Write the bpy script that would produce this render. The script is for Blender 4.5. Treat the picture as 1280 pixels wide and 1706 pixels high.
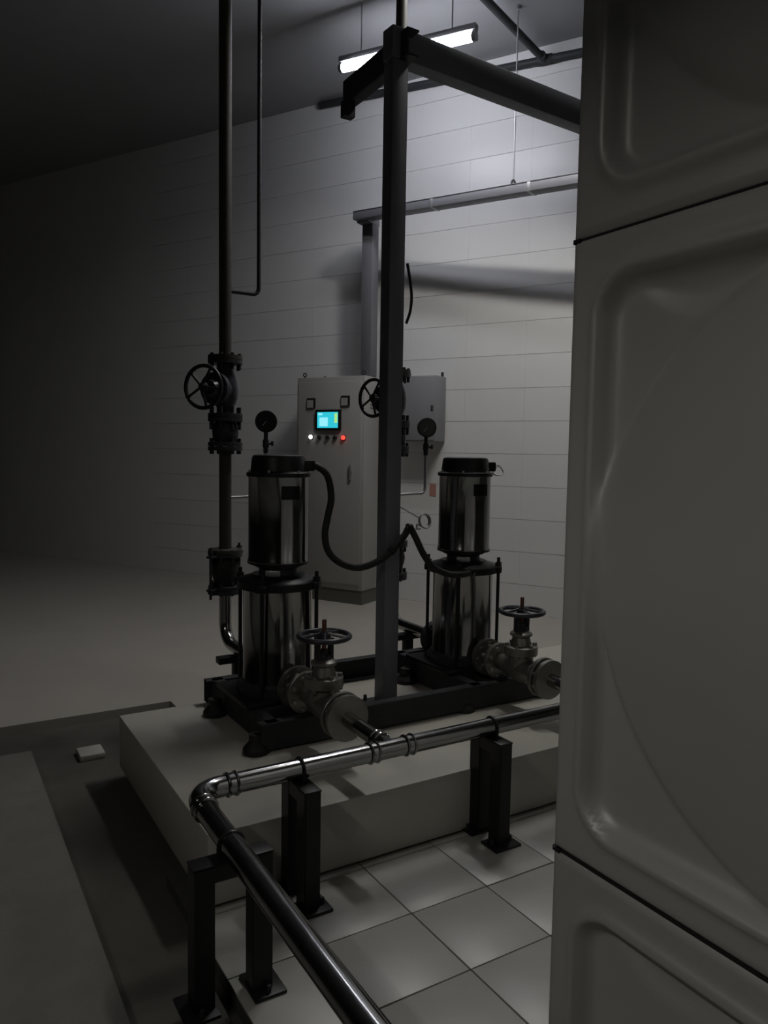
import bpy, bmesh, math, random
from mathutils import Vector, Matrix
from math import sin, cos, pi, radians, exp, sqrt, atan2
random.seed(7)
scene = bpy.context.scene
for o in list(bpy.data.objects): bpy.data.objects.remove(o)
COL = scene.collection

# ------------------------------------------------------------------ camera
H = 1.5
yaw, pitch, roll = radians(31.4), radians(4.43), radians(0.92)
hd = Vector((sin(yaw), cos(yaw), 0)); r0 = Vector((cos(yaw), -sin(yaw), 0)); zz = Vector((0, 0, 1))
Fw = hd*cos(pitch) - zz*sin(pitch); U0 = zz*cos(pitch) + hd*sin(pitch)
Rt = r0*cos(roll) + U0*sin(roll); Up = U0*cos(roll) - r0*sin(roll)
cam = bpy.data.cameras.new('camera'); camo = bpy.data.objects.new('camera', cam); COL.objects.link(camo)
camo.matrix_world = Matrix(((Rt.x, Up.x, -Fw.x, 0), (Rt.y, Up.y, -Fw.y, 0), (Rt.z, Up.z, -Fw.z, H), (0, 0, 0, 1)))
cam.sensor_fit = 'VERTICAL'; cam.sensor_height = 36.0; cam.lens = 36.0*1265/1706
cam.clip_start = 0.02; cam.clip_end = 60
scene.camera = camo
# ------------------------------------------------------------------ world, exposure
wd = bpy.data.worlds.new('world'); scene.world = wd; wd.use_nodes = True
wd.node_tree.nodes['Background'].inputs[0].default_value = (0.5, 0.52, 0.55, 1)
wd.node_tree.nodes['Background'].inputs[1].default_value = 0.0
vs = scene.view_settings
vs.view_transform = 'Standard'; vs.look = 'None'; vs.exposure = 0.0; vs.gamma = 1.0; vs.use_curve_mapping = False
LAMP_MAIN = 54.0      # emission of the wall lamp in view
FILL_TANK = 34.0      # emission of the unseen hooded lamp added to brighten the tank face
FILL_AISLE = 205.0     # emission of the unseen lamp added to brighten the floor and back wall

# ------------------------------------------------------------------ materials
def mat(name, col, rough=0.5, metal=0.0, spec=0.5, noise=0.0, nscale=8.0, bump=0.0, bscale=60.0, stretch=None, coat=0.0, rvar=0.0):
    m = bpy.data.materials.new(name); m.use_nodes = True
    nt = m.node_tree; b = nt.nodes['Principled BSDF']
    b.inputs['Base Color'].default_value = (*col, 1); b.inputs['Roughness'].default_value = rough
    b.inputs['Metallic'].default_value = metal; b.inputs['Specular IOR Level'].default_value = spec
    if coat: b.inputs['Coat Weight'].default_value = coat; b.inputs['Coat Roughness'].default_value = 0.08
    tc = nt.nodes.new('ShaderNodeTexCoord'); mp = nt.nodes.new('ShaderNodeMapping')
    nt.links.new(tc.outputs['Object'], mp.inputs['Vector'])
    if stretch: mp.inputs['Scale'].default_value = stretch
    if noise or rvar:
        n = nt.nodes.new('ShaderNodeTexNoise'); n.inputs['Scale'].default_value = nscale; n.inputs['Detail'].default_value = 5
        nt.links.new(mp.outputs[0], n.inputs['Vector'])
        if noise:
            mx = nt.nodes.new('ShaderNodeMix'); mx.data_type = 'RGBA'
            mx.inputs['A'].default_value = (*[max(0, c*(1-noise)) for c in col], 1)
            mx.inputs['B'].default_value = (*[min(1, c*(1+noise)) for c in col], 1)
            nt.links.new(n.outputs['Fac'], mx.inputs['Factor']); nt.links.new(mx.outputs['Result'], b.inputs['Base Color'])
        if rvar:
            mr = nt.nodes.new('ShaderNodeMapRange'); mr.inputs['To Min'].default_value = max(0.02, rough-rvar); mr.inputs['To Max'].default_value = rough+rvar
            nt.links.new(n.outputs['Fac'], mr.inputs['Value']); nt.links.new(mr.outputs[0], b.inputs['Roughness'])
    if bump:
        n2 = nt.nodes.new('ShaderNodeTexNoise'); n2.inputs['Scale'].default_value = bscale; n2.inputs['Detail'].default_value = 4
        nt.links.new(mp.outputs[0], n2.inputs['Vector'])
        bp = nt.nodes.new('ShaderNodeBump'); bp.inputs['Strength'].default_value = bump; bp.inputs['Distance'].default_value = 0.01
        nt.links.new(n2.outputs['Fac'], bp.inputs['Height']); nt.links.new(bp.outputs[0], b.inputs['Normal'])
    return m
def emit(name, col, s):
    m = bpy.data.materials.new(name); m.use_nodes = True; nt = m.node_tree
    b = nt.nodes['Principled BSDF']; b.inputs['Base Color'].default_value = (*[c*0.5 for c in col], 1)
    b.inputs['Emission Color'].default_value = (*col, 1); b.inputs['Emission Strength'].default_value = s
    return m
M = dict(
    wall_tile=mat('wall_tile', (0.66, 0.66, 0.655), 0.32, spec=0.4, noise=0.05, nscale=2.5, bump=0.02, bscale=14, rvar=0.08),
    grout=mat('grout', (0.33, 0.33, 0.33), 0.9),
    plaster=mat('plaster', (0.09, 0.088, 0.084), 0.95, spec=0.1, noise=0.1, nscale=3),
    wall_paint=mat('wall_paint', (0.62, 0.62, 0.61), 0.55, spec=0.3, noise=0.06, nscale=3),
    ceiling=mat('ceiling_paint', (0.29, 0.29, 0.30), 0.9, spec=0.2, noise=0.06, nscale=4),
    floor_tile=mat('floor_tile', (0.40, 0.40, 0.375), 0.38, noise=0.14, nscale=5, bump=0.02, bscale=25, rvar=0.1),
    joint=mat('joint', (0.06, 0.06, 0.055), 0.95),
    concrete=mat('concrete', (0.40, 0.385, 0.345), 0.75, spec=0.3, noise=0.22, nscale=4, bump=0.1, bscale=40),
    slab=mat('slab', (0.17, 0.168, 0.15), 0.85, spec=0.2, noise=0.25, nscale=6, bump=0.25, bscale=70),
    gutter=mat('gutter', (0.085, 0.083, 0.073), 0.85, spec=0.2, noise=0.3, nscale=5, bump=0.15, bscale=50),
    rear_floor=mat('rear_floor', (0.37, 0.348, 0.31), 0.5, noise=0.08, nscale=3),
    plinth=mat('plinth', (0.44, 0.42, 0.37), 0.6, noise=0.15, nscale=3.5, bump=0.06, bscale=30),
    steel_dark=mat('steel_dark', (0.030, 0.031, 0.034), 0.6, spec=0.3, noise=0.3, nscale=20),
    post=mat('post_paint', (0.17, 0.174, 0.205), 0.5, noise=0.15, nscale=12),
    riser=mat('riser_paint', (0.05, 0.047, 0.04), 0.6, spec=0.3, noise=0.25, nscale=15),
    black=mat('black_paint', (0.010, 0.010, 0.011), 0.42, spec=0.35),
    rubber=mat('rubber', (0.012, 0.012, 0.012), 0.65),
    inox=mat('inox', (0.30, 0.30, 0.295), 0.13, metal=1.0, noise=0.05, nscale=6, stretch=(9, 9, 0.6), rvar=0.03),
    inox_pipe=mat('inox_pipe', (0.36, 0.36, 0.355), 0.17, metal=1.0, noise=0.06, nscale=14, rvar=0.06),
    galv=mat('galv', (0.42, 0.42, 0.43), 0.45, metal=0.85, noise=0.12, nscale=18),
    cast=mat('cast_iron', (0.028, 0.029, 0.034), 0.5, spec=0.4, noise=0.35, nscale=30, bump=0.08, bscale=90),
    valve_steel=mat('valve_steel', (0.26, 0.255, 0.23), 0.4, metal=0.75, noise=0.3, nscale=25, bump=0.08, bscale=80),
    wheel=mat('wheel_paint', (0.030, 0.030, 0.040), 0.35, spec=0.5),
    rust=mat('rust', (0.16, 0.07, 0.045), 0.6, metal=0.3, noise=0.4, nscale=60),
    cabinet=mat('cabinet_paint', (0.33, 0.32, 0.305), 0.45, noise=0.03, nscale=6),
    cabinet_base=mat('cabinet_base', (0.10, 0.10, 0.085), 0.6),
    box=mat('box_paint', (0.24, 0.24, 0.255), 0.5, noise=0.04, nscale=8),
    tray=mat('tray_paint', (0.17, 0.17, 0.19), 0.5, metal=0.2, noise=0.1, nscale=10),
    tank=mat('tank_steel', (0.56, 0.555, 0.53), 0.44, metal=0.2, noise=0.06, nscale=5, bump=0.02, bscale=60),
    seal=mat('seal', (0.015, 0.015, 0.015), 0.8),
    plastic=mat('plastic_white', (0.7, 0.7, 0.72), 0.4),
    dial=mat('dial', (0.02, 0.02, 0.02), 0.25),
    plate=mat('nameplate', (0.018, 0.018, 0.02), 0.4),
    paper=mat('paper_label', (0.45, 0.22, 0.18), 0.8),
    tube=emit('lamp_tube', (0.89, 0.905, 1.0), LAMP_MAIN),
    fill_tube2=emit('fill_tube_aisle', (1.0, 0.98, 0.935), FILL_AISLE),
    fill_tube3=emit('fill_tube_tank', (1.0, 0.97, 0.90), FILL_TANK),
    screen=emit('screen_cyan', (0.03, 0.55, 0.68), 0.95),
    screen_lt=emit('screen_pale', (0.30, 0.85, 0.95), 0.95),
    screen_yl=emit('screen_lime', (0.42, 0.80, 0.25), 0.9),
    led_w=emit('led_white', (1.0, 1.0, 1.0), 2.5),
    led_r=emit('led_red', (1.0, 0.03, 0.02), 3.5),
    led_core=emit('led_core', (1.0, 0.30, 0.10), 3.0),
)

# ------------------------------------------------------------------ mesh helpers
def V(*a): return Vector(a)
def basis(d):
    d = d.normalized(); a = V(0, 0, 1) if abs(d.z) < 0.95 else V(1, 0, 0)
    x = d.cross(a).normalized(); return x, d.cross(x).normalized(), d
def box(bm, c, s, rz=0.0, bev=0.0, mtx=None):
    t = bmesh.new(); bmesh.ops.create_cube(t, size=1.0)
    bmesh.ops.scale(t, vec=s, verts=t.verts)
    if bev: bmesh.ops.bevel(t, geom=t.edges[:], offset=bev, segments=2, affect='EDGES', profile=0.5)
    m = Matrix.Translation(c) @ Matrix.Rotation(rz, 4, 'Z')
    if mtx: m = mtx @ m
    t.transform(m); join(bm, t); return bm
def join(bm, t):
    me = bpy.data.meshes.new('tmp'); t.to_mesh(me); t.free(); bm.from_mesh(me); bpy.data.meshes.remove(me)
def tube(bm, pts, r, n=14, caps=True, closed=False):
    pts = [Vector(p) for p in pts]; N = len(pts); rings = []
    rr = r if isinstance(r, (list, tuple)) else [r]*N
    tan = []
    for i in range(N):
        a = pts[(i-1) % N] if (closed or i) else pts[0]; b = pts[(i+1) % N] if (closed or i < N-1) else pts[-1]
        tan.append((b-a).normalized())
    x, y, _ = basis(tan[0])
    for i in range(N):
        d = tan[i]
        if i:
            x = (x - d*x.dot(d)).normalized(); y = d.cross(x).normalized()
        else: y = d.cross(x).normalized()
        rings.append([bm.verts.new(pts[i] + (x*cos(2*pi*k/n) + y*sin(2*pi*k/n))*rr[i]) for k in range(n)])
    for i in range(N if closed else N-1):
        A, B = rings[i], rings[(i+1) % N]
        for k in range(n): bm.faces.new((A[k], A[(k+1) % n], B[(k+1) % n], B[k]))
    if caps and not closed:
        bm.faces.new(list(reversed(rings[0]))); bm.faces.new(rings[-1])
    return bm
def cyl(bm, a, b, r, n=20, r2=None): return tube(bm, [a, b], [r, r if r2 is None else r2], n)
def lathe(bm, base, axis, prof, n=40):
    """prof: list of (radius, height) along axis"""
    base = Vector(base); x, y, d = basis(Vector(axis)); rings = []
    for (r, h) in prof:
        rings.append([bm.verts.new(base + d*h + (x*cos(2*pi*k/n) + y*sin(2*pi*k/n))*max(r, 1e-4)) for k in range(n)])
    for A, B in zip(rings, rings[1:]):
        for k in range(n): bm.faces.new((A[k], A[(k+1) % n], B[(k+1) % n], B[k]))
    bm.faces.new(list(reversed(rings[0]))); bm.faces.new(rings[-1]); return bm
def ring(bm, c, axis, R, r, n=36, m=10):
    x, y, d = basis(Vector(axis)); c = Vector(c)
    return tube(bm, [c + (x*cos(2*pi*i/n) + y*sin(2*pi*i/n))*R for i in range(n)], r, m, closed=True)
def arc(c, a, b, R, a0, a1, k=8):
    """points on an arc round c in the plane of unit vectors a,b"""
    return [Vector(c) + Vector(a)*R*cos(a0+(a1-a0)*i/k) + Vector(b)*R*sin(a0+(a1-a0)*i/k) for i in range(k+1)]
def spline(P, k=8):
    P = [Vector(p) for p in P]; Q = [P[0]*2-P[1]] + P + [P[-1]*2-P[-2]]; out = []
    for i in range(1, len(Q)-2):
        p0, p1, p2, p3 = Q[i-1:i+3]
        for j in range(k):
            t = j/k
            out.append(0.5*((2*p1) + (p2-p0)*t + (2*p0-5*p1+4*p2-p3)*t*t + (3*p1-p0-3*p2+p3)*t**3))
    out.append(P[-1]); return out
def mesh(name, bm, m, smooth=True):
    bmesh.ops.recalc_face_normals(bm, faces=bm.faces)
    if smooth:
        for f in bm.faces: f.smooth = True
        for e in bm.edges:
            e.smooth = not (len(e.link_faces) == 2 and e.calc_face_angle(0) > radians(38))
    me = bpy.data.meshes.new(name); bm.to_mesh(me); bm.free(); me.materials.append(M[m]); return me
SMALL = {'flange_bolt', 'anchor_bolt', 'cap_screw', 'nut', 'bonnet_bolt', 'vent_slot'}   # rows of fittings too small to pick apart
def obj(name, bm, m, parent=None, label=None, smooth=True):
    me = mesh(name, bm, m, smooth) if isinstance(bm, bmesh.types.BMesh) else bm
    o = bpy.data.objects.new(name, me); COL.objects.link(o)
    if parent: o.parent = parent
    if name in SMALL: o['kind'] = 'stuff'
    if label: o['label'] = label
    return o
def thing(name, label, cat, loc=(0, 0, 0), rz=0.0, group=None):
    o = bpy.data.objects.new(name, None); COL.objects.link(o); o.location = loc; o.rotation_euler.z = rz
    o.empty_display_size = 0.1
    return tag(o, label, cat, group)
def tag(o, label, cat, group=None):
    o['label'] = label; o['category'] = cat
    if group: o['group'] = group
    return o
def struct(o, label, cat):
    o['kind'] = 'structure'; tag(o, label, cat); return o
def dup(root, loc=None, label=None, name=None):
    r = root.copy(); COL.objects.link(r)
    if loc is not None: r.location = loc
    if label: r['label'] = label
    for ch in list(root.children):
        c = ch.copy(); COL.objects.link(c); c.parent = r
        for g in list(ch.children):
            d = g.copy(); COL.objects.link(d); d.parent = c
    return r
B = bmesh.new

# ------------------------------------------------------------------ room shell
# the back wall stands 29 degrees askew to the plinth: WS runs along it, WN points out through it
TH = radians(29); WS = V(sin(TH), -cos(TH), 0); WN = V(cos(TH), sin(TH), 0); WD = 6.835
RZW = atan2(WS.y, WS.x)                      # local x of wall frame = WS, local y = WN
def W(s, n, z): return WS*s + WN*n + V(0, 0, z)
CEIL = 5.15
def wbox(bm, s0, s1, n0, n1, z0, z1, bev=0.0):
    return box(bm, W((s0+s1)/2, (n0+n1)/2, (z0+z1)/2), (abs(s1-s0), abs(n1-n0), abs(z1-z0)), RZW, bev)

wall_back = bpy.data.objects.new('wall_back', None); COL.objects.link(wall_back)
wall_back.location = W(0, WD, 0); wall_back.rotation_euler.z = RZW
struct(wall_back, 'white glazed tile wall behind the pumps, brightly lit near the lamp', 'wall')
b = B(); box(b, (-4.0, 0.09, CEIL/2), (15.0, 0.16, CEIL)); obj('grout_bed', b, 'grout', wall_back, smooth=False)
S0, S1, TW, TH_, Z0 = -7.2, -1.2, 0.6, 0.3075, 0.282
b = B(); box(b, ((-11.5+S0)/2, 0.006, CEIL/2), (S0+11.5, 0.012, CEIL)); obj('plain_wall_area', b, 'wall_tile', wall_back, smooth=False)
b = B(); box(b, ((3.5+S1)/2, 0.006, CEIL/2), (3.5-S1, 0.012, CEIL)); obj('plain_wall_area', b, 'wall_tile', wall_back, smooth=False)
b = B(); box(b, (0, 0, 0), (TW-0.0006, 0.012, TH_-0.003)); tile_me = mesh('wall_tile', b, 'wall_tile', False)
rows = [Z0 + i*TH_ for i in range(-1, 16)]
for ci in range(int(round((S1-S0)/TW))):
    for z in rows:
        zc0, zc1 = max(z, 0.0), min(z+TH_, CEIL)
        o = obj('wall_tile', tile_me, None, wall_back)
        o.location = (S0+(ci+0.5)*TW, 0.006+random.uniform(-0.0004, 0.0004), (zc0+zc1)/2)
        o.scale = (1, 1, (zc1-zc0-0.0035)/(TH_-0.0035))
        o.rotation_euler = (radians(random.uniform(-0.16, 0.16)), 0, radians(random.uniform(-0.12, 0.12)))

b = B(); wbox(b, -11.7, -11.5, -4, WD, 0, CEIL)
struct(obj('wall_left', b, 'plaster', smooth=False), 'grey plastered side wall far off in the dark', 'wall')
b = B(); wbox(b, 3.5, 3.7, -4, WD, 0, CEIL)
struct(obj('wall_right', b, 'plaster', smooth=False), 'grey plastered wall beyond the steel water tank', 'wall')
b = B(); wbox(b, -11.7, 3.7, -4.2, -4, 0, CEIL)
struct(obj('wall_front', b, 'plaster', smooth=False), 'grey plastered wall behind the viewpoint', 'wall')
b = B(); wbox(b, -11.7, 3.7, -4.2, WD+0.2, CEIL, CEIL+0.2)
struct(obj('ceiling', b, 'ceiling', smooth=False), 'plain grey concrete ceiling above the lamp', 'ceiling')

floor = bpy.data.objects.new('floor', None); COL.objects.link(floor)
struct(floor, 'pump room floor of pale tiles and bare concrete with a drain channel', 'floor')
GX0, GX1, GY0, GY1 = 0.43, 0.735, 4.03, 4.45
b = B(); wbox(b, -11.7, 3.7, -4.2, WD+0.1, -0.30, -0.05); obj('channel_bed', b, 'gutter', floor, 'dark concrete bed of the drain channel', False)
def clipped(xmin, xmax, ymin, ymax, z0, z1):
    """slab clipped to the skew room outline"""
    t = B(); box(t, ((xmin+xmax)/2, (ymin+ymax)/2, (z0+z1)/2), (xmax-xmin, ymax-ymin, z1-z0))
    for p, nrm in ((W(0, WD+0.05, 0), WN), (W(-11.6, 0, 0), -WS), (W(3.6, 0, 0), WS), (W(0, -4.1, 0), -WN)):
        g = t.verts[:]+t.edges[:]+t.faces[:]
        r = bmesh.ops.bisect_plane(t, geom=g, plane_co=p, plane_no=nrm, clear_outer=True)
        ed = [e for e in r['geom_cut'] if isinstance(e, bmesh.types.BMEdge)]
        if ed: bmesh.ops.edgeloop_fill(t, edges=ed)
    return t
obj('walkway_slab', clipped(-14, GX0, -12, GY0, -0.05, 0.0), 'slab', floor, 'rough grey concrete walkway slab', False)
obj('rear_slab', clipped(-14, 1.24, GY1, 18, -0.05, 0.0), 'rear_floor', floor, smooth=False)
obj('rear_slab', clipped(1.24, 14, 3.60, 18, -0.05, 0.0), 'rear_floor', floor, smooth=False)
b = B(); box(b, (0.695, 3.95, -0.035), (0.12, 0.13, 0.030), 0, 0.006); obj('drain_cover', b, 'concrete', floor, 'pale loose cover lying in the drain channel')
obj('tile_bed', clipped(0.706, 14, -12, 2.60, -0.05, -0.006), 'joint', floor, smooth=False)
T = 0.3142
b = B(); box(b, (0, 0, -0.005), (T-0.005, T-0.005, 0.010), bev=0.0015); ft_me = mesh('floor_tile', b, 'floor_tile')
for i in range(-1, 9):
    for j in range(-6, 2):
        o = obj('floor_tile', ft_me, None, floor)
        o.location = (1.0195+T*(i+0.5), 1.657+T*(j+0.5), random.uniform(-0.0008, 0.0004))
        o.rotation_euler = (radians(random.uniform(-.12, .12)), radians(random.uniform(-.12, .12)), 0)
for i in range(-1, 9):       # cut tiles closing the row along the plinth
    o = obj('floor_tile', ft_me, None, floor); o.scale.y = 0.122
    o.location = (1.0195+T*(i+0.5), 2.3055, 0)

# plinth
PZ = 0.25
b = B(); box(b, ((0.765+4.1)/2, (2.325+3.62)/2, PZ/2), (4.1-0.765, 3.62-2.325, PZ), bev=0.008)
struct(obj('plinth', b, 'plinth'), 'low concrete plinth carrying both pumps and their steel frame', 'plinth')

# ------------------------------------------------------------------ water tank
TX, TY, P = 0.90, 0.912, 1.0035
def panel_mesh(hgt, name):
    n = 120; m = int(n*hgt); bm = B(); vs_ = []
    def sdf(u, v):
        ins, rad = 0.062, 0.07
        qx = abs(u-0.5) - (0.5-ins-rad); qy = abs(v-hgt/2) - (hgt/2-ins-rad)
        return sqrt(max(qx, 0)**2 + max(qy, 0)**2) + min(max(qx, qy), 0) - rad
    def sst(a, b_, x):
        t = min(1, max(0, (x-a)/(b_-a))); return t*t*(3-2*t)
    def hh(u, v):
        d = sdf(u, v); h = 0.0
        h += 0.014*exp(-(d/0.011)**2) - 0.022*sst(0.006, -0.03, d)
        r = sqrt((u-0.5)**2 + (v-hgt/2)**2); Rc = min(0.433, hgt/2-0.067)
        ins = sst(Rc+0.008, Rc-0.008, r)
        h += ins*(0.014 + 0.050*(1-min(1, (r/Rc)**2)))
        for uu in (0.235, 0.765):
            q = sqrt((u-uu)**2 + (v-(hgt+0.015))**2)
            h -= 0.009*sst(0.160, 0.130, q)*(1-ins)*sst(0.0, -0.05, d)
        e = min(u, 1-u, v, hgt-v)
        h -= 0.008*sst(0.007, 0.0, e)
        return h
    for j in range(m+1):
        for i in range(n+1):
            u, v = i/n, hgt*j/m
            vs_.append(bm.verts.new((u*P, -hh(u, v), v*P)))
    for j in range(m):
        for i in range(n):
            a = j*(n+1)+i; bm.faces.new((vs_[a], vs_[a+1], vs_[a+n+2], vs_[a+n+1]))
    for f in bm.faces: f.smooth = True
    me = bpy.data.meshes.new(name); bm.to_mesh(me); bm.free(); me.materials.append(M['tank']); return me
pm, pl = panel_mesh(1.0, 'tank_panel'), panel_mesh(0.80, 'tank_panel_low')
tank = thing('water_tank', 'tall sectional steel water tank with pressed dished panels filling the right side', 'tank', (TX, TY, 0))
b = B(); box(b, (0.022+1.24, -1.25-0.022, 0.018+2.84/2), (2.44, 2.46, 2.82)); obj('tank_shell', b, 'seal', tank, 'dark inner shell seen in the panel seams', False)
for yy in (-0.1, -1.25, -2.4):
    b = B(); box(b, (1.25, yy, 0.016), (2.4, 0.08, 0.032)); obj('base_rail', b, 'steel_dark', tank)
for (z, me) in ((0.033, pl), (0.839, pm), (1.843, pm)):
    for k in range(2):        # face towards the viewpoint (normal -X)
        o = obj('panel', me, None, tank); o.location = (0.0, -k*P-0.002, z); o.rotation_euler.z = -pi/2
    for k in range(2):        # face towards the pumps (normal +Y)
        o = obj('panel', me, None, tank); o.location = (0.002+(k+1)*P, 0.0, z); o.rotation_euler.z = pi
for z in (0.836, 1.841):
    b = B(); box(b, (0.012, -1.0, z), (0.014, 2.0, 0.005)); obj('seam_seal', b, 'seal', tank, smooth=False)
    b = B(); box(b, (1.0, -0.012, z), (2.0, 0.014, 0.005)); obj('seam_seal', b, 'seal', tank, smooth=False)

# ------------------------------------------------------------------ pump skid frame
def channel(bm, a, b_, hgt, wid, t=0.008):
    """C-section between two points at their base line, webs vertical"""
    a, b_ = Vector(a), Vector(b_); d = (b_-a); L = d.length; c = (a+b_)/2; rz = atan2(d.y, d.x)
    nrm = V(-sin(rz), cos(rz), 0)
    box(bm, c + V(0, 0, hgt/2), (L, t, hgt), rz)
    box(bm, c + nrm*(wid/2) + V(0, 0, hgt-t/2), (L, wid, t), rz); box(bm, c + nrm*(wid/2) + V(0, 0, t/2), (L, wid, t), rz)
FZ, RH = PZ+0.012, 0.11
FX0, FX1, FY0, FY1 = 1.17, 2.77, 2.862, 3.60
fr = thing('pump_skid', 'black welded channel steel base frame under the two pumps', 'frame', (0, 0, 0))
b = B(); channel(b, (FX0, FY0, FZ), (FX1, FY0, FZ), RH, 0.05); obj('front_rail', b, 'steel_dark', fr)
b = B(); channel(b, (FX1, FY1, FZ), (FX0, FY1, FZ), RH, 0.05); obj('rear_rail', b, 'steel_dark', fr)
for x, s in ((1.205, 1), (1.615, -1), (2.285, 1), (2.695, -1)):
    b = B()
    if s > 0: channel(b, (x, FY1-0.01, FZ), (x, FY0+0.01, FZ), RH, 0.05)
    else: channel(b, (x, FY0+0.01, FZ), (x, FY1-0.01, FZ), RH, 0.05)
    obj('cross_rail', b, 'steel_dark', fr)
for x in (1.16, 1.66, 2.24, 2.74):
    for y in (FY0+0.03, 3.41):
        b = B(); lathe(b, (x, y, PZ), (0, 0, 1), [(0.055, 0), (0.055, 0.02), (0.03, 0.05), (0.03, 0.08)], 20); obj('rubber_mount', b, 'rubber', fr)

# ------------------------------------------------------------------ vertical multistage pumps
def bolt_ring(bm, c, axis, R, k, r, L, off=0.0):
    x, y, d = basis(Vector(axis)); c = Vector(c)
    for i in range(k):
        a = 2*pi*(i+off)/k; p = c + (x*cos(a)+y*sin(a))*R
        tube(bm, [p-d*L/2, p+d*L/2], r, 6)
def make_pump(label):
    p = thing('vertical_pump', label, 'pump', (1.41, 3.25, 0), 0, 'vertical multistage pumps')
    zb = FZ+RH
    b = B(); box(b, (0, 0, zb+0.012), (0.46, 0.40, 0.024), bev=0.004)
    obj('base_plate', b, 'black', p)
    b = B(); lathe(b, (0, 0, zb+0.024), (0, 0, 1), [(0.19, 0), (0.19, 0.025), (0.172, 0.035), (0.168, 0.05)], 40); o = obj('base_casting', b, 'cast', p)
    b = B(); lathe(b, (0, -0.16, 0.455), (0, -1, 0), [(0.045, 0), (0.05, 0.05), (0.095, 0.055), (0.095, 0.078)], 32); bolt_ring(b, (0, -0.228, 0.455), (0, 1, 0), 0.075, 8, 0.010, 0.05); obj('suction_flange', b, 'valve_steel', p)
    b = B(); lathe(b, (0, 0.16, 0.455), (0, 1, 0), [(0.045, 0), (0.05, 0.05), (0.095, 0.055), (0.095, 0.078)], 32); bolt_ring(b, (0, 0.228, 0.455), (0, 1, 0), 0.075, 8, 0.010, 0.05); obj('discharge_flange', b, 'cast', p)
    b = B(); lathe(b, (0, 0, 0.425), (0, 0, 1), [(0.158, 0), (0.163, 0.004), (0.163, 0.012), (0.160, 0.016), (0.160, 0.44), (0.163, 0.444), (0.163, 0.452)], 64); obj('barrel', b, 'inox', p, 'polished stainless outer sleeve')
    b = B(); lathe(b, (0, 0, 0.870), (0, 0, 1), [(0.172, 0), (0.188, 0.004), (0.188, 0.036), (0.180, 0.045), (0.13, 0.058), (0.12, 0.066)], 48)
    for a in (45, 135, 225, 315):
        box(b, (0.178*cos(radians(a)), 0.178*sin(radians(a)), 0.890), (0.06, 0.06, 0.036), radians(a), 0.006)
    hdp = obj('head_plate', b, 'black', p, 'black pump head clamped by four rods')
    for a in (45, 135, 225, 315):
        x, y = 0.190*cos(radians(a)), 0.190*sin(radians(a))
        b = B(); tube(b, [(x, y, zb+0.02), (x, y, 0.955)], 0.009, 10); tr = obj('tie_rod', b, 'black', p)
        b = B(); tube(b, [(x, y, 0.908), (x, y, 0.930)], 0.017, 6); obj('nut', b, 'black', tr)
    b = B(); lathe(b, (0, 0, 0.915), (0, 0, 1), [(0.098, 0), (0.088, 0.008), (0.088, 0.048), (0.112, 0.058), (0.112, 0.072)], 40); st = obj('motor_stool', b, 'cast', p)
    b = B(); box(b, (-0.055, -0.072, 0.944), (0.07, 0.02, 0.034), radians(-35), 0.003); obj('coupling_guard', b, 'galv', st, 'pale perforated coupling guard')
    b = B(); lathe(b, (0, 0, 0.982), (0, 0, 1), [(0.115, 0), (0.136, 0.004), (0.140, 0.012), (0.140, 0.020), (0.137, 0.026), (0.137, 0.400), (0.140, 0.404)], 64); mo = obj('motor_casing', b, 'inox', p, 'polished stainless motor casing')
    b = B(); lathe(b, (0, 0, 0.984), (0, 0, 1), [(0.139, 0), (0.1415, 0.002), (0.1415, 0.010), (0.139, 0.012)], 56); obj('lower_band', b, 'black', mo)
    # name plate bent to the casing
    b = B(); a0, a1 = radians(-108), radians(-70); vv = []
    for i in range(7):
        a = a0+(a1-a0)*i/6
        vv.append([b.verts.new((0.1385*cos(a), 0.1385*sin(a), z)) for z in (1.285, 1.345)])
    for i in range(6): b.faces.new((vv[i][0], vv[i+1][0], vv[i+1][1], vv[i][1]))
    bmesh.ops.solidify(b, geom=b.faces[:], thickness=-0.0012)
    obj('nameplate', b, 'plate', mo, 'small dark nameplate')
    b = B(); lathe(b, (0, 0, 1.384), (0, 0, 1), [(0.140, 0), (0.147, 0.002), (0.147, 0.018), (0.128, 0.026), (0.122, 0.085), (0.116, 0.097), (0.098, 0.101), (0.05, 0.102)], 56); cp = obj('fan_cover', b, 'black', p, 'black stepped fan cover')
    b = B(); bolt_ring(b, (0, 0, 1.409), (0, 0, 1), 0.134, 6, 0.007, 0.012, 0.3); obj('cap_screw', b, 'galv', cp)
    b = B(); box(b, (0.127, -0.035, 1.436), (0.055, 0.07, 0.05), bev=0.006); tube(b, [(0.15, -0.035, 1.436), (0.175, -0.035, 1.436)], 0.014, 12)
    obj('cable_entry', b, 'black', cp)
    return p
pump1 = make_pump('stainless vertical pump on the left with the black hose leaving its fan cover')
pump2 = dup(pump1, (2.49, 3.25, 0), 'stainless vertical pump nearer the tank with a loose wire loop at its top')

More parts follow.
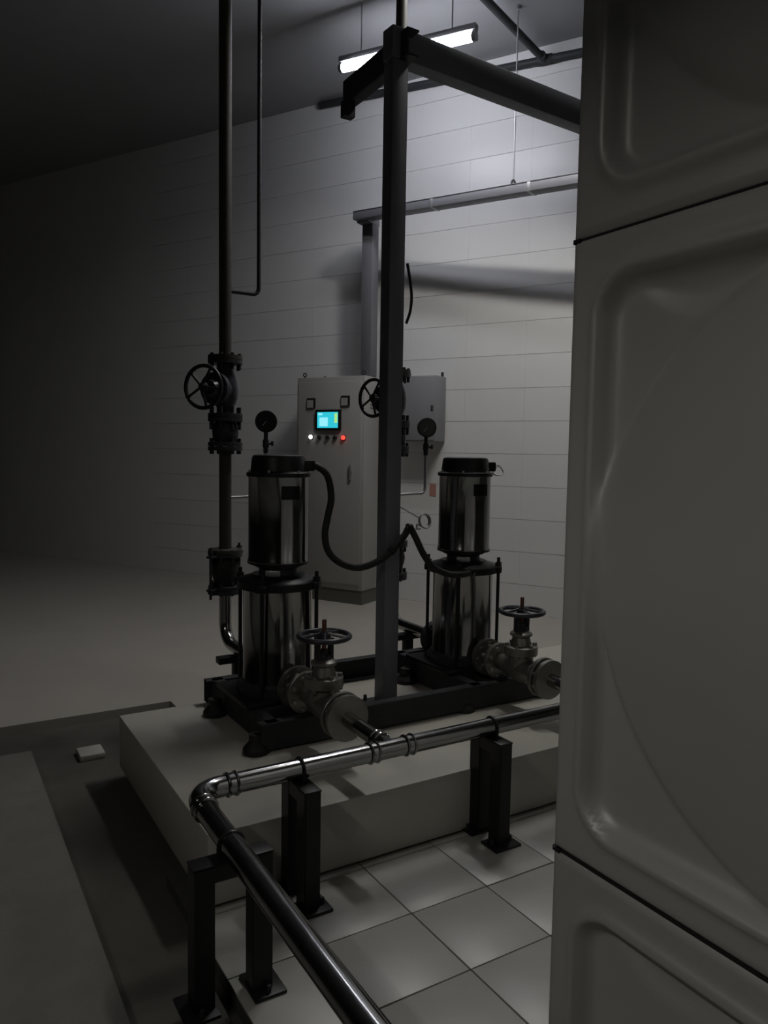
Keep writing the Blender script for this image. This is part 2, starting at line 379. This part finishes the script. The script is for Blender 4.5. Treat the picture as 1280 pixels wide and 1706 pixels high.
# ------------------------------------------------------------------ suction gate valves (horizontal handwheel)
def wheel_bm(R, r, spokes, hub):
    b = B(); ring(b, (0, 0, 0), (0, 0, 1), R, r, 40, 10)
    for i in range(spokes):
        a = 2*pi*i/spokes+0.5
        tube(b, [(hub*0.6*cos(a), hub*0.6*sin(a), 0.012), (R*0.5*cos(a), R*0.5*sin(a), 0.006), (R*cos(a), R*sin(a), 0)], 0.007, 8)
    lathe(b, (0, 0, -0.012), (0, 0, 1), [(hub, 0), (hub, 0.022), (hub*0.6, 0.034)], 20); return b
def make_suction_valve(label):
    v = thing('gate_valve', label, 'valve', (1.41, 2.77, 0.455), 0, 'suction gate valves')
    b = B(); lathe(b, (0, -0.165, 0), (0, 1, 0), [(0.042, 0), (0.042, 0.06), (0.058, 0.11), (0.062, 0.165), (0.058, 0.22), (0.042, 0.27), (0.042, 0.33)], 32)
    lathe(b, (0, 0, 0), (0, 0, 1), [(0.062, 0), (0.062, 0.06), (0.052, 0.085)], 28); obj('body', b, 'valve_steel', v)
    for s in (-1, 1):
        b = B(); lathe(b, (0, s*0.150, 0), (0, s, 0), [(0.092, 0), (0.094, 0.002), (0.094, 0.020), (0.092, 0.022)], 36); fl = obj('flange', b, 'valve_steel', v)
        b = B(); bolt_ring(b, (0, s*0.172, 0), (0, 1, 0), 0.074, 8, 0.010, 0.075, 0.5); obj('flange_bolt', b, 'galv', fl)
    b = B(); lathe(b, (0, 0, 0.075), (0, 0, 1), [(0.080, 0), (0.082, 0.002), (0.082, 0.040), (0.080, 0.042), (0.052, 0.046), (0.042, 0.085), (0.055, 0.095), (0.055, 0.105), (0.040, 0.115)], 32); bolt_ring(b, (0, 0, 0.096), (0, 0, 1), 0.068, 6, 0.011, 0.07); obj('bonnet', b, 'valve_steel', v)
    b = B()
    for s in (-1, 1): box(b, (s*0.030, 0, 0.225), (0.016, 0.034, 0.10), 0, 0.004)
    box(b, (0, 0, 0.272), (0.076, 0.046, 0.014), 0, 0.004); lathe(b, (0, 0, 0.18), (0, 0, 1), [(0.03, 0), (0.03, 0.02), (0.018, 0.035), (0.018, 0.05)], 20); obj('yoke', b, 'cast', v)
    b = B(); wbm = wheel_bm(0.105, 0.011, 5, 0.026); wbm.transform(Matrix.Translation((0, 0, 0.285))); wh = obj('handwheel', wbm, 'wheel', v, 'dark spoked handwheel lying flat')
    b.free(); b = B(); tube(b, [(0, 0, 0.19), (0, 0, 0.355)], 0.0095, 12); obj('stem', b, 'rust', v, 'reddish threaded stem')
    return v
sv1 = make_suction_valve('gate valve with flat handwheel in front of the left pump')
sv2 = dup(sv1, (2.49, 2.77, 0.455), 'gate valve with flat handwheel between the right pump and the tank')

# ------------------------------------------------------------------ suction manifold
MZ, MY, PX, R = 0.445, 2.24, 0.690, 0.033
mf = thing('suction_manifold', 'shiny stainless suction pipe turning a corner and running past the plinth', 'pipe', (0, 0, 0))
b = B(); tube(b, [(PX+0.09, MY, MZ), (3.3, MY, MZ)], R, 28); obj('main_pipe', b, 'inox_pipe', mf)
b = B(); tube(b, arc((PX+0.09, MY-0.09, MZ), (-1, 0, 0), (0, 1, 0), 0.09, 0, pi/2, 10), R*1.03, 28); obj('elbow', b, 'inox_pipe', mf)
b = B(); tube(b, [(PX, MY-0.09, MZ), (PX+0.006, 0.5, MZ-0.045)], R, 28); obj('inlet_pipe', b, 'inox_pipe', mf)
def coupling(bm, c, ax, r=R):
    c = Vector(c); ax = Vector(ax).normalized()
    for s in (-1, 1): ring(bm, c+ax*0.014*s, ax, r*1.05, 0.0055, 28, 8)
    tube(bm, [c-ax*0.014, c+ax*0.014], r*1.06, 28)
for c, ax in (((PX+0.125, MY, MZ), (1, 0, 0)), ((1.41-0.075, MY, MZ), (1, 0, 0)), ((1.41+0.075, MY, MZ), (1, 0, 0)), ((PX, MY-0.12, MZ), (0, 1, 0)), ((1.41, MY+0.08, MZ), (0, 1, 0)), ((2.49-0.075, MY, MZ), (1, 0, 0))):
    b = B(); coupling(b, c, ax); obj('press_coupling', b, 'inox_pipe', mf)
for x in (1.41, 2.49):
    b = B(); tube(b, [(x, MY, MZ), (x, 2.46, MZ+0.004), (x, 2.565, MZ+0.010)], R*0.94, 24); br = obj('branch_pipe', b, 'inox_pipe', mf)
    b = B(); lathe(b, (x, 2.552, 0.455), (0, 1, 0), [(0.042, 0), (0.092, 0.004), (0.092, 0.026), (0.09, 0.028)], 36); obj('flange', b, 'valve_steel', br)
for x in (1.055, 1.875):
    b = B(); ring(b, (x, MY, MZ), (1, 0, 0), R*1.07, 0.006, 28, 8)
    for s in (-1, 1): tube(b, [(x, MY+s*R*1.07, MZ), (x, MY+s*R*1.07, 0.372)], 0.005, 8)
    obj('pipe_clamp', b, 'black', mf)
b = B(); ring(b, (PX+.001, 1.90, MZ-0.010), (0, 1, 0), R*1.07, 0.006, 28, 8)
for s in (-1, 1): tube(b, [(PX+s*R*1.07, 1.90, MZ-0.01), (PX+s*R*1.07, 1.90, 0.372)], 0.005, 8)
obj('pipe_clamp', b, 'black', mf)

# pipe supports
def make_support(label, loc, rz, zb=0.0, wid=0.125):
    s = thing('pipe_support', label, 'support', loc, rz, 'black pipe supports'); top = 0.400
    for k in (-1, 1):
        b = B(); y = k*wid/2
        box(b, (-0.028, y, (zb+0.01+top)/2), (0.006, 0.056, top-zb-0.01)); box(b, (0, y+0.025*k, (zb+0.01+top)/2), (0.056, 0.006, top-zb-0.01)); box(b, (0, y-0.025*k, (zb+0.01+top)/2), (0.056, 0.006, top-zb-0.01))
        leg = obj('leg', b, 'black', s)
        b = B(); box(b, (0, y+0.012*k, zb+0.005), (0.125, 0.095, 0.010), 0, 0.002); bp = obj('foot_plate', b, 'black', leg)
        b = B()
        for sx in (-1, 1): tube(b, [(sx*0.045, y+0.012*k, zb+0.008), (sx*0.045, y+0.012*k, zb+0.028)], 0.007, 6)
        obj('anchor_bolt', b, 'steel_dark', leg)
    b = B(); box(b, (0, 0, top+0.003), (0.060, wid+0.06, 0.006), 0, 0.001); box(b, (-0.027, 0, top-0.02), (0.006, wid+0.055, 0.045)); obj('cross_bar', b, 'black', s)
    return s
make_support('black two-legged pipe support nearest the pipe corner, under the long run', (1.055, MY-0.01, 0), 0)
make_support('black two-legged pipe support standing close to the tank edge', (1.875, MY, 0), 0)
make_support('black two-legged pipe support in the foreground under the pipe coming forward', (PX, 1.90, 0), pi/2, -0.0, 0.165)

# ------------------------------------------------------------------ discharge risers and their fittings
RY = 3.97
def make_riser(label, x):
    r = thing('riser_pipe', label, 'pipe', (x, RY, 0), 0, 'discharge risers')
    b = B(); tube(b, [(0, 3.49-RY, 0.455), (0, -0.11, 0.455)] + arc((0, -0.11, 0.565), (0, 0, -1), (0, 1, 0), 0.11, 0, pi/2, 10)[1:] + [(0, 0, 0.742)], 0.033, 24); obj('lower_bend', b, 'inox_pipe', r)
    b = B(); lathe(b, (0, 3.485-RY, 0.455), (0, 1, 0), [(0.095, 0), (0.095, 0.022), (0.04, 0.026)], 32); obj('flange', b, 'cast', r)
    b = B(); lathe(b, (0, 0, 0.722), (0, 0, 1), [(0.092, 0), (0.092, 0.020), (0.09, 0.022)], 32); obj('flange', b, 'cast', r)
    b = B(); lathe(b, (0, 0, 0.944), (0, 0, 1), [(0.092, 0), (0.092, 0.020), (0.034, 0.024), (0.033, 0.05), (0.033, 0.56)], 32); obj('middle_pipe', b, 'riser', r)
    b = B(); lathe(b, (0, 0, 1.500), (0, 0, 1), [(0.092, 0), (0.092, 0.020), (0.09, 0.022)], 32); obj('flange', b, 'cast', r)
    b = B(); lathe(b, (0, 0, 1.986), (0, 0, 1), [(0.092, 0), (0.092, 0.020), (0.034, 0.024), (0.033, 0.05), (0.033, CEIL-1.986)], 32); obj('upper_pipe', b, 'riser', r)
    return r
rs1 = make_riser('dark discharge riser standing behind the left pump', 1.41)
rs2 = dup(rs1, (2.49, RY, 0), 'dark discharge riser mostly hidden behind the tall square post')
def make_stand(label, x):
    t = thing('pipe_stand', label, 'support', (x, 3.78, 0), 0, 'discharge pipe stands')
    b = B(); box(b, (0, 0, 0.005), (0.12, 0.12, 0.010), 0, 0.002); obj('foot_plate', b, 'black', t)
    b = B(); box(b, (0, 0, (0.01+0.385)/2), (0.05, 0.05, 0.375), 0, 0.003); obj('post', b, 'black', t)
    b = B(); box(b, (0, 0, 0.4025), (0.22, 0.06, 0.035), 0, 0.003); obj('cross_bar', b, 'black', t)
    return t
make_stand('small black stand under the discharge pipe of the left pump', 1.41)
make_stand('small black stand under the discharge pipe of the right pump', 2.49)
def make_flex(label, x):
    f = thing('flexible_joint', label, 'pipe joint', (x, RY, 0), 0, 'rubber flexible joints')
    b = B(); lathe(b, (0, 0, 0.766), (0, 0, 1), [(0.06, 0), (0.062, 0.025), (0.073, 0.06), (0.078, 0.0885), (0.073, 0.117), (0.062, 0.152), (0.06, 0.177)], 36); obj('bellows', b, 'rubber', f)
    for z in (0.746, 0.924):
        b = B(); lathe(b, (0, 0, z), (0, 0, 1), [(0.092, 0), (0.092, 0.018), (0.09, 0.019)], 32)
        for a in (35, 215): box(b, (0.11*cos(radians(a)), 0.11*sin(radians(a)), z+0.009), (0.075, 0.035, 0.012), radians(a), 0.002)
        o = obj('flange', b, 'cast', f)
        b = B(); bolt_ring(b, (0, 0, z+0.006), (0, 0, 1), 0.076, 8, 0.009, 0.075, 0.2); obj('flange_bolt', b, 'steel_dark', o)
    for a in (35, 215):
        c, s = 0.132*cos(radians(a)), 0.132*sin(radians(a))
        b = B(); tube(b, [(c, s, 0.705), (c, s, 0.985)], 0.007, 10); rd = obj('limit_rod', b, 'steel_dark', f)
        b = B()
        for z in (0.735, 0.950): tube(b, [(c, s, z), (c, s, z+0.02)], 0.015, 6)
        obj('nut', b, 'steel_dark', rd)
    return f
fx1 = make_flex('black rubber flexible joint with side rods low on the left riser', 1.41)
fx2 = dup(fx1, (2.49, RY, 0), 'black rubber flexible joint with side rods behind the square post')
def make_check(label, x):
    c = thing('check_valve', label, 'valve', (x, RY, 0), 0, 'check valves')
    b = B(); lathe(b, (0, 0, 1.544), (0, 0, 1), [(0.055, 0), (0.066, 0.02), (0.070, 0.055), (0.066, 0.09), (0.055, 0.112)], 32); obj('body', b, 'cast', c)
    for z in (1.524, 1.656):
        b = B(); lathe(b, (0, 0, z), (0, 0, 1), [(0.092, 0), (0.092, 0.020), (0.09, 0.021)], 32); o = obj('flange', b, 'cast', c)
        b = B(); bolt_ring(b, (0, 0, z), (0, 0, 1), 0.078, 8, 0.009, 0.085, 0.2); obj('flange_bolt', b, 'steel_dark', o)
    return c
ck1 = make_check('stubby check valve between two flanges on the left riser', 1.41)
ck2 = dup(ck1, (2.49, RY, 0), 'stubby check valve between two flanges behind the square post')
def make_riser_valve(label, x, SD):
    v = thing('gate_valve', label, 'valve', (x, RY, 1.825), 0, 'riser gate valves')
    b = B(); lathe(b, (0, 0, -0.148), (0, 0, 1), [(0.04, 0), (0.045, 0.05), (0.066, 0.10), (0.070, 0.148), (0.066, 0.196), (0.045, 0.246), (0.04, 0.297)], 32)
    lathe(b, (0, 0, 0), SD, [(0.064, 0), (0.064, 0.075), (0.085, 0.078), (0.085, 0.108), (0.05, 0.112), (0.036, 0.145)], 28); obj('body', b, 'wheel', v, 'dark blue cast valve body')
    for z in (-0.147, 0.138):
        b = B(); lathe(b, (0, 0, z), (0, 0, 1), [(0.092, 0), (0.092, 0.020), (0.09, 0.021)], 32); o = obj('flange', b, 'cast', v)
        b = B(); bolt_ring(b, (0, 0, z+0.012), (0, 0, 1), 0.078, 8, 0.009, 0.085, 0.2); obj('flange_bolt', b, 'steel_dark', o)
    b = B(); bolt_ring(b, SD*0.093, SD, 0.072, 6, 0.009, 0.05); obj('bonnet_bolt', b, 'steel_dark', v)
    wbm = wheel_bm(0.108, 0.0105, 5, 0.024); x_, y_, d_ = basis(SD)
    wbm.transform(Matrix.Translation(SD*0.200) @ Matrix(((x_.x, y_.x, d_.x, 0), (x_.y, y_.y, d_.y, 0), (x_.z, y_.z, d_.z, 0), (0, 0, 0, 1))))
    obj('handwheel', wbm, 'black', v, 'black spoked handwheel standing upright')
    b = B(); tube(b, [SD*0.12, SD*0.230], 0.0095, 12); obj('stem', b, 'steel_dark', v)
    return v
rv1 = make_riser_valve('gate valve with upright black handwheel high on the left riser', 1.41, V(-0.80, -0.60, 0))
rv2 = make_riser_valve('gate valve with upright handwheel just left of the square post', 2.49, V(-0.95, -0.312, 0))

def make_gauge(label, x):
    g = thing('pressure_gauge', label, 'gauge', (x, RY, 0), 0, 'pressure gauges')
    gx = 0.235
    b = B(); tube(b, [(0.028, 0, 1.245), (gx-0.035, 0, 1.25)] + arc((gx-0.035, 0, 1.285), (0, 0, -1), (1, 0, 0), 0.035, 0, pi/2, 6) + [(gx, 0, 1.49)], 0.0085, 12); obj('siphon_tube', b, 'galv', g)
    b = B(); lathe(b, (gx, 0, 1.49), (0, 0, 1), [(0.014, 0), (0.014, 0.03), (0.018, 0.034), (0.018, 0.07), (0.012, 0.078), (0.012, 0.12)], 12); tube(b, [(gx, -0.01, 1.542), (gx+0.025, -0.03, 1.542)], 0.006, 8); tube(b, [(gx+0.025, -0.03, 1.53), (gx+0.025, -0.03, 1.556)], 0.008, 8); obj('cock', b, 'cast', g)
    vd = V(-0.35, -0.94, 0)
    b = B(); lathe(b, V(gx, 0, 1.664)-vd*0.02, vd, [(0.050, 0), (0.057, 0.006), (0.057, 0.038), (0.061, 0.040), (0.061, 0.046), (0.054, 0.048)], 36); cs = obj('case', b, 'black', g)
    b = B(); lathe(b, V(gx, 0, 1.664)+vd*0.0275, vd, [(0.054, 0), (0.054, 0.0015)], 36); obj('dial', b, 'dial', cs)
    b = B(); tube(b, [V(gx, 0, 1.664)+vd*0.030, V(gx-0.02, 0.007, 1.640)+vd*0.030], 0.002, 6); obj('needle', b, 'galv', cs)
    return g
make_gauge('black round pressure gauge just above the left pump', 1.41)
make_gauge('black round pressure gauge right of the square post', 2.49)

# small conduit dropping onto the left riser
b = B(); tube(b, [(1.60, RY, CEIL-0.0), (1.60, RY, 2.40)] + arc((1.565, RY, 2.385), (1, 0, 0), (0, 0, -1), 0.035, 0, pi/2, 6)[1:] + [(1.435, RY, 2.35)], 0.011, 10)
tag(obj('conduit', b, 'steel_dark'), 'thin dark conduit dropping from above and bending onto the left riser', 'conduit')

# ------------------------------------------------------------------ pipe support gantry: square post with beams
gn = thing('support_gantry', 'tall dark square steel post with overhead beams between the two pumps', 'post', (1.95, 3.15, PZ))
b = B(); box(b, (0, 0, 0.006), (0.20, 0.20, 0.012), 0, 0.002); bp = obj('base_plate', b, 'steel_dark', gn)
b = B()
for sx in (-1, 1):
    for sy in (-1, 1): tube(b, [(sx*0.075, sy*0.075, 0.01), (sx*0.075, sy*0.075, 0.04)], 0.009, 6)
obj('anchor_bolt', b, 'steel_dark', gn)
b = B(); box(b, (0, 0, (0.012+3.07)/2), (0.085, 0.085, 3.07-0.012), 0, 0.006); obj('column', b, 'post', gn)
BA = radians(3)
b = B(); d = V(cos(BA), sin(BA), 0); box(b, d*1.09 + V(0, 0, 3.145), (2.28, 0.085, 0.14), BA, 0.006); obj('beam', b, 'post', gn)
b = B(); channel(b, (0.0, 0.52, 3.07), (0.0, -0.10, 3.07), 0.12, 0.06); obj('cross_arm', b, 'steel_dark', gn)
b = B(); box(b, (0, 0.47, 3.03), (0.06, 0.05, 0.08)); obj('arm_cleat', b, 'steel_dark', gn)

# loose cable tied to the post
b = B(); tube(b, spline([(2.000, 3.100, 2.40), (2.012, 3.095, 2.33), (2.022, 3.092, 2.25), (2.018, 3.095, 2.18), (2.000, 3.10, 2.12)], 6), 0.007, 8)
tag(obj('loose_cable', b, 'rubber'), 'short loop of black cable hanging off the square post', 'cable')

# ------------------------------------------------------------------ black motor hose
hp = [(1.545, 3.215, 1.436), (1.575, 3.19, 1.434), (1.622, 3.17, 1.39), (1.638, 3.16, 1.29), (1.617, 3.15, 1.207), (1.597, 3.14, 1.118), (1.612, 3.13, 1.038), (1.668, 3.11, 0.983), (1.75, 3.09, 0.960),
      (1.84, 3.075, 0.983), (1.92, 3.065, 1.035), (1.985, 3.06, 1.105), (2.012, 3.058, 1.142), (2.046, 3.06, 1.10), (2.098, 3.06, 1.010), (2.15, 3.05, 0.945), (2.23, 3.035, 0.905), (2.33, 3.035, 0.895), (2.40, 3.045, 0.905)]
hs = thing('motor_hose', 'thick black hose sagging from the left pump across the post to the right pump', 'hose', (0, 0, 0))
b = B(); hq = spline(hp, 10); tube(b, hq, 0.0165, 14); obj('sleeve', b, 'rubber', hs)
for i in (2, 100, 120, len(hq)-3):
    ax = (hq[i+1]-hq[i-1]).normalized(); b = B(); tube(b, [hq[i]-ax*0.012, hq[i]+ax*0.012], 0.0205, 14); obj('hose_clip', b, 'black', hs)

# loose wire loop at the top of the right pump
b = B(); c0 = V(2.675, 3.20, 1.415)
tube(b, [c0+V(0.033*cos(t), 0.01*sin(2*t), 0.026*sin(t)) for t in [2*pi*i/20 for i in range(20)]], 0.0035, 8, closed=True)
tube(b, [V(2.640, 3.21, 1.436), V(2.66, 3.205, 1.445), c0+V(0.005, 0, 0.028)], 0.005, 8)
tag(obj('wire_loop', b, 'galv'), 'small loose wire loop at the fan cover of the right pump', 'wire')
# coil of thin cable hanging near the right riser
b = B(); c0 = V(2.725, 3.97, 1.075)
for k in range(3):
    tube(b, [c0+V(0.042*cos(t)*(1-.05*k), 0.008*k-0.01+0.008*sin(t), 0.046*sin(t)*(1-.05*k)) for t in [2*pi*i/24 for i in range(24)]], 0.005, 8, closed=True)
tube(b, [c0+V(-0.03, 0, -0.03), c0+V(-0.055, 0, -0.02), c0+V(-0.06, 0, -0.05), c0+V(-0.03, 0, -0.05)], 0.006, 8)
tube(b, [c0+V(-0.04, 0, 0.02), c0+V(-0.12, 0, 0.06), c0+V(-0.20, 0, 0.10)], 0.004, 8)
tag(obj('cable_coil', b, 'galv'), 'small grey cable coil hanging between the square post and the right pump', 'cable')

# ------------------------------------------------------------------ control cabinet
def wthing(name, label, cat, s, n, z, group=None): return thing(name, label, cat, W(s, n, z), RZW, group)
cw, cd, ch = 0.80, 0.48, 2.245
cab = wthing('control_cabinet', 'tall grey control cabinet with a lit cyan screen and a red lamp', 'cabinet', -4.225, 6.32+cd/2, 0)
b = B(); box(b, (0, 0, 0.07), (cw-0.02, cd-0.02, 0.14)); obj('base', b, 'cabinet_base', cab, 'dark plinth base')
b = B(); box(b, (0, 0, (0.14+ch)/2), (cw, cd, ch-0.14), 0, 0.006); obj('body', b, 'cabinet', cab)
b = B(); box(b, (0, -cd/2-0.010, (0.20+ch-0.05)/2), (cw-0.05, 0.018, ch-0.25), 0, 0.005); dr = obj('door', b, 'cabinet', cab)
fy = -cd/2-0.019
def c2(s): return s+4.225
b = B(); box(b, (c2(-4.224), fy-0.012, 1.818), (0.30, 0.024, 0.205), 0, 0.006); sc = obj('screen_bezel', b, 'black', cab)
b = B(); box(b, (c2(-4.224), fy-0.0245, 1.818), (0.245, 0.002, 0.155)); obj('screen', b, 'screen', sc, 'lit cyan touch screen')
b = B(); box(b, (c2(-4.31), fy-0.026, 1.875), (0.05, 0.001, 0.02)); obj('screen_graphic', b, 'screen_lt', sc)
b = B(); box(b, (c2(-4.27), fy-0.026, 1.80), (0.10, 0.001, 0.085), 0); obj('screen_graphic', b, 'screen_lt', sc, 'pale block shown on the screen')
b = B(); box(b, (c2(-4.125), fy-0.026, 1.835), (0.035, 0.001, 0.095)); obj('screen_graphic', b, 'screen_yl', sc, 'lime bar shown on the screen')
for s, z in ((-4.435, 1.987), (-4.029, 2.003)):
    b = B(); box(b, (c2(s), fy-0.007, z), (0.10, 0.014, 0.10), 0, 0.004); mt = obj('meter', b, 'black', cab, 'small square panel meter')
    b = B(); box(b, (c2(s)-0.006, fy-0.0145, z-0.008), (0.074, 0.003, 0.074)); obj('meter_face', b, 'cabinet', mt)
for s, z, m_, lab in ((-4.432, 1.651, 'led_w', 'glowing white lamp'), (-4.044, 1.645, 'led_r', 'glowing red lamp'), (-4.33, 1.648, 'black', None), (-4.23, 1.648, 'black', None), (-4.14, 1.648, 'black', None)):
    b = B(); lathe(b, (c2(s), fy, z), (0, -1, 0), [(0.026, 0), (0.026, 0.008), (0.020, 0.010)], 20); bz = obj('button_ring', b, 'galv' if m_ == 'black' else 'black', cab)
    b = B(); lathe(b, (c2(s), fy-0.010, z), (0, -1, 0), [(0.021, 0), (0.021, 0.010), (0.012, 0.018)], 20); obj('button_lens', b, m_, bz, lab)
b = B(); box(b, (c2(-3.963), fy-0.012, 1.305), (0.024, 0.022, 0.15), 0, 0.005); lathe(b, (c2(-3.963), fy, 1.305), (0, -1, 0), [(0.02, 0), (0.02, 0.01)], 12); obj('handle', b, 'galv', cab, 'slim metal door handle')
for sx in (-1, 1):
    for sy in (-1, 1):
        b = B(); x, y = sx*(cw/2-0.05), sy*(cd/2-0.06); tube(b, [(x, y, ch-0.005), (x, y, ch+0.015)], 0.008, 8); ring(b, (x, y, ch+0.034), (0, 1, 0), 0.018, 0.006, 16, 8); obj('lifting_eye', b, 'steel_dark', cab)
b = B()
for k in range(5): box(b, (cw/2+0.001, 0.0, 2.06-k*0.03), (0.004, 0.26, 0.010))
obj('vent_slot', b, 'cabinet_base', cab, smooth=False)

# junction box on the wall
jb = wthing('wall_box', 'plain grey metal box fixed to the wall behind the gauge and square post', 'box', -3.42, WD-0.145, 1.62)
b = B(); box(b, (0, 0.02, 0.315), (0.44, 0.23, 0.63), 0, 0.006); obj('case', b, 'box', jb)
b = B(); box(b, (0, -0.100, 0.315), (0.42, 0.012, 0.61), 0, 0.004); obj('lid', b, 'box', jb)
for sx in (-1, 1):
    b = B(); box(b, (sx*0.18, 0.13, 0.65), (0.025, 0.012, 0.06), 0, 0.002); obj('fixing_lug', b, 'steel_dark', jb)
b = B(); box(b, (0.19, -0.109, 0.32), (0.02, 0.008, 0.05), 0, 0.002); obj('latch', b, 'steel_dark', jb)
# paper tag on the wall
b = B(); wbox(b, -3.36, -3.29, WD-0.004, WD-0.0008, 1.08, 1.20); tag(obj('paper_notice', b, 'paper', smooth=False), 'small reddish paper tag stuck on the wall beside the right pump', 'label')

# ------------------------------------------------------------------ cable trunking and hangers
ct = thing('cable_trunking', 'grey cable trunking running level along the wall and dropping into the cabinet', 'trunking', (0, 0, 0))
T0, T1 = W(-3.97, 6.37, 3.755), W(-0.90, 5.953, 3.613)      # the run creeps away from the wall and sags a little
td = (T1-T0).normalized(); TL = (T1-T0).length; tn = V(-td.y, td.x, 0).normalized(); tu = td.cross(tn)
TM = Matrix(((td.x, tn.x, tu.x, T0.x), (td.y, tn.y, tu.y, T0.y), (td.z, tn.z, tu.z, T0.z), (0, 0, 0, 1)))
def TP(x): return T0 + td*x
def tbox(nm, c, sz, m_, bv=0.003):
    t = B(); box(t, c, sz, 0, bv); t.transform(TM); return obj(nm, t, m_, ct)
tbox('level_run', (TL/2, 0, 0), (TL, 0.125, 0.072), 'tray')
tbox('cover', (TL/2, 0, 0.039), (TL, 0.135, 0.006), 'tray', 0.001)
for x in (0.9, 1.85, 2.7): tbox('joint_strap', (x, 0, 0), (0.03, 0.133, 0.080), 'galv', 0.002)
b = B(); wbox(b, -3.965, -3.830, 6.36, 6.565, 3.700, 3.792, 0.003); obj('elbow', b, 'tray', ct)
b = B(); wbox(b, -3.945, -3.830, 6.43, 6.55, ch+0.002, 3.70, 0.003); obj('drop', b, 'tray', ct)
def make_rod(name, label, p, z0, z1, rad, ax):
    h = thing(name, label, 'hanger', (p.x, p.y, 0), 0, 'ceiling hanger rods')
    b = B(); tube(b, [(0, 0, z0), (0, 0, z1)], 0.006, 8); obj('rod', b, 'galv', h)
    b = B(); ring(b, (0, 0, z0-rad*0.3), ax, rad, 0.008, 20, 8); obj('loop', b, 'steel_dark', h)
    b = B(); tube(b, [(0, 0, z1-0.03), (0, 0, z1)], 0.02, 10); obj('anchor', b, 'galv', h)
    return h
make_rod('hanger_rod', 'thin rod from the ceiling holding up the cable trunking', TP(1.68), 3.745, CEIL, 0.034, td)

# ceiling pipes
oc = thing('ceiling_pipe', 'dark pipe under the ceiling with a branch coming towards the viewer', 'pipe', (0, 0, 0))
b = B(); tube(b, [W(-4.7, 6.785, 5.105), W(0.5, 6.775, 4.88)], 0.034, 18); obj('run', b, 'steel_dark', oc)
bj = W(-2.29, 6.78, 5.001)
b = B(); tube(b, [bj, W(-2.53, 4.6, 5.001)], 0.032, 18); obj('branch', b, 'steel_dark', oc)
b = B(); tube(b, [bj+WS*0.07+V(0, 0, -0.003), bj-WS*0.07+V(0, 0, 0.003)], 0.042, 18); tube(b, [bj, bj-WN*0.09], 0.040, 18); obj('tee', b, 'steel_dark', oc)
make_rod('hanger_rod', 'thin rod with a ring holding the ceiling pipe beside the lamp', W(-2.98, 6.775, 0), 5.055, CEIL, 0.040, WS)

# ------------------------------------------------------------------ lamps: one in view, two added out of view as fill
def make_lamp(name, label, a, b_, m_, hood=None, wid=0.036):
    a, b_ = Vector(a), Vector(b_); l = thing(name, label, 'lamp', (a+b_)/2, 0); c = (a+b_)/2
    d = (b_-a).normalized(); n_ = V(-d.y, d.x, 0).normalized(); u = n_.cross(d)*-1
    if u.z < 0: u = -u
    fr_ = Matrix(((d.x, n_.x, u.x, 0), (d.y, n_.y, u.y, 0), (d.z, n_.z, u.z, 0), (0, 0, 0, 1))); L = (b_-a).length
    def put(nm, bm, mm, lab=None): bm.transform(fr_); return obj(nm, bm, mm, l, lab)
    t = B(); tube(t, [(-L/2, 0, 0), (L/2, 0, 0)], wid, 20); put('tube', t, m_, 'glowing white tube')
    for s in (-1, 1):
        t = B(); tube(t, [(s*(L/2), 0, 0), (s*(L/2+0.03), 0, 0)], wid*1.05, 16); box(t, (s*(L/2+0.015), 0, 0.03), (0.03, 0.04, 0.07), 0, 0.003); put('end_cap', t, 'box')
    t = B(); box(t, (0, 0, 0.065), (L+0.06, 0.06, 0.045), 0, 0.004); put('batten', t, 'box')
    if hood:  # hoods of the added lamps, shaped to cut off their light
        hw, lip, endp = hood
        t = B(); prof = [(-hw, -lip), (-0.10, 0.038), (0.10, 0.038), (hw, -lip)]
        A = [t.verts.new((-L/2-0.06, y, z)) for y, z in prof]; B_ = [t.verts.new((L/2+0.06, y, z)) for y, z in prof]
        for i in range(3): t.faces.new((A[i], A[i+1], B_[i+1], B_[i]))
        bmesh.ops.solidify(t, geom=t.faces[:], thickness=0.004); put('reflector', t, 'box')
        for s in (-1, 1):
            t = B(); box(t, (s*(L/2+0.062), 0, (0.04-endp)/2), (0.004, 2*hw, endp+0.04)); put('end_plate', t, 'box')
    for s in (-0.35, 0.35):
        p0 = d*(s*L) + u*0.085; t = B(); tube(t, [p0, V(p0.x, p0.y, CEIL-c.z-0.002)], 0.006, 8); obj('suspension', t, 'galv', l)
    return l
make_lamp('tube_lamp', 'bright white tube lamp hanging near the ceiling by the back wall', W(-3.595, 5.517, 4.682), W(-2.414, 5.480, 4.625), 'tube', wid=0.033)
make_lamp('tube_lamp', 'added fill lamp out of view over the passage, brightening floor and back wall', W(-2.2, 4.85, 4.93), W(-1.05, 4.45, 4.93), 'fill_tube2', (0.20, 0.165, 0.17))  # added above the frame to lift the floor and lower wall
make_lamp('tube_lamp', 'added hooded fill lamp out of view over the walkway, brightening the tank', (-1.45, 0.0, 3.0), (-1.45, 1.2, 3.0), 'fill_tube3', (0.22, 0.115, 0.16))  # added behind the camera to light the tank panels
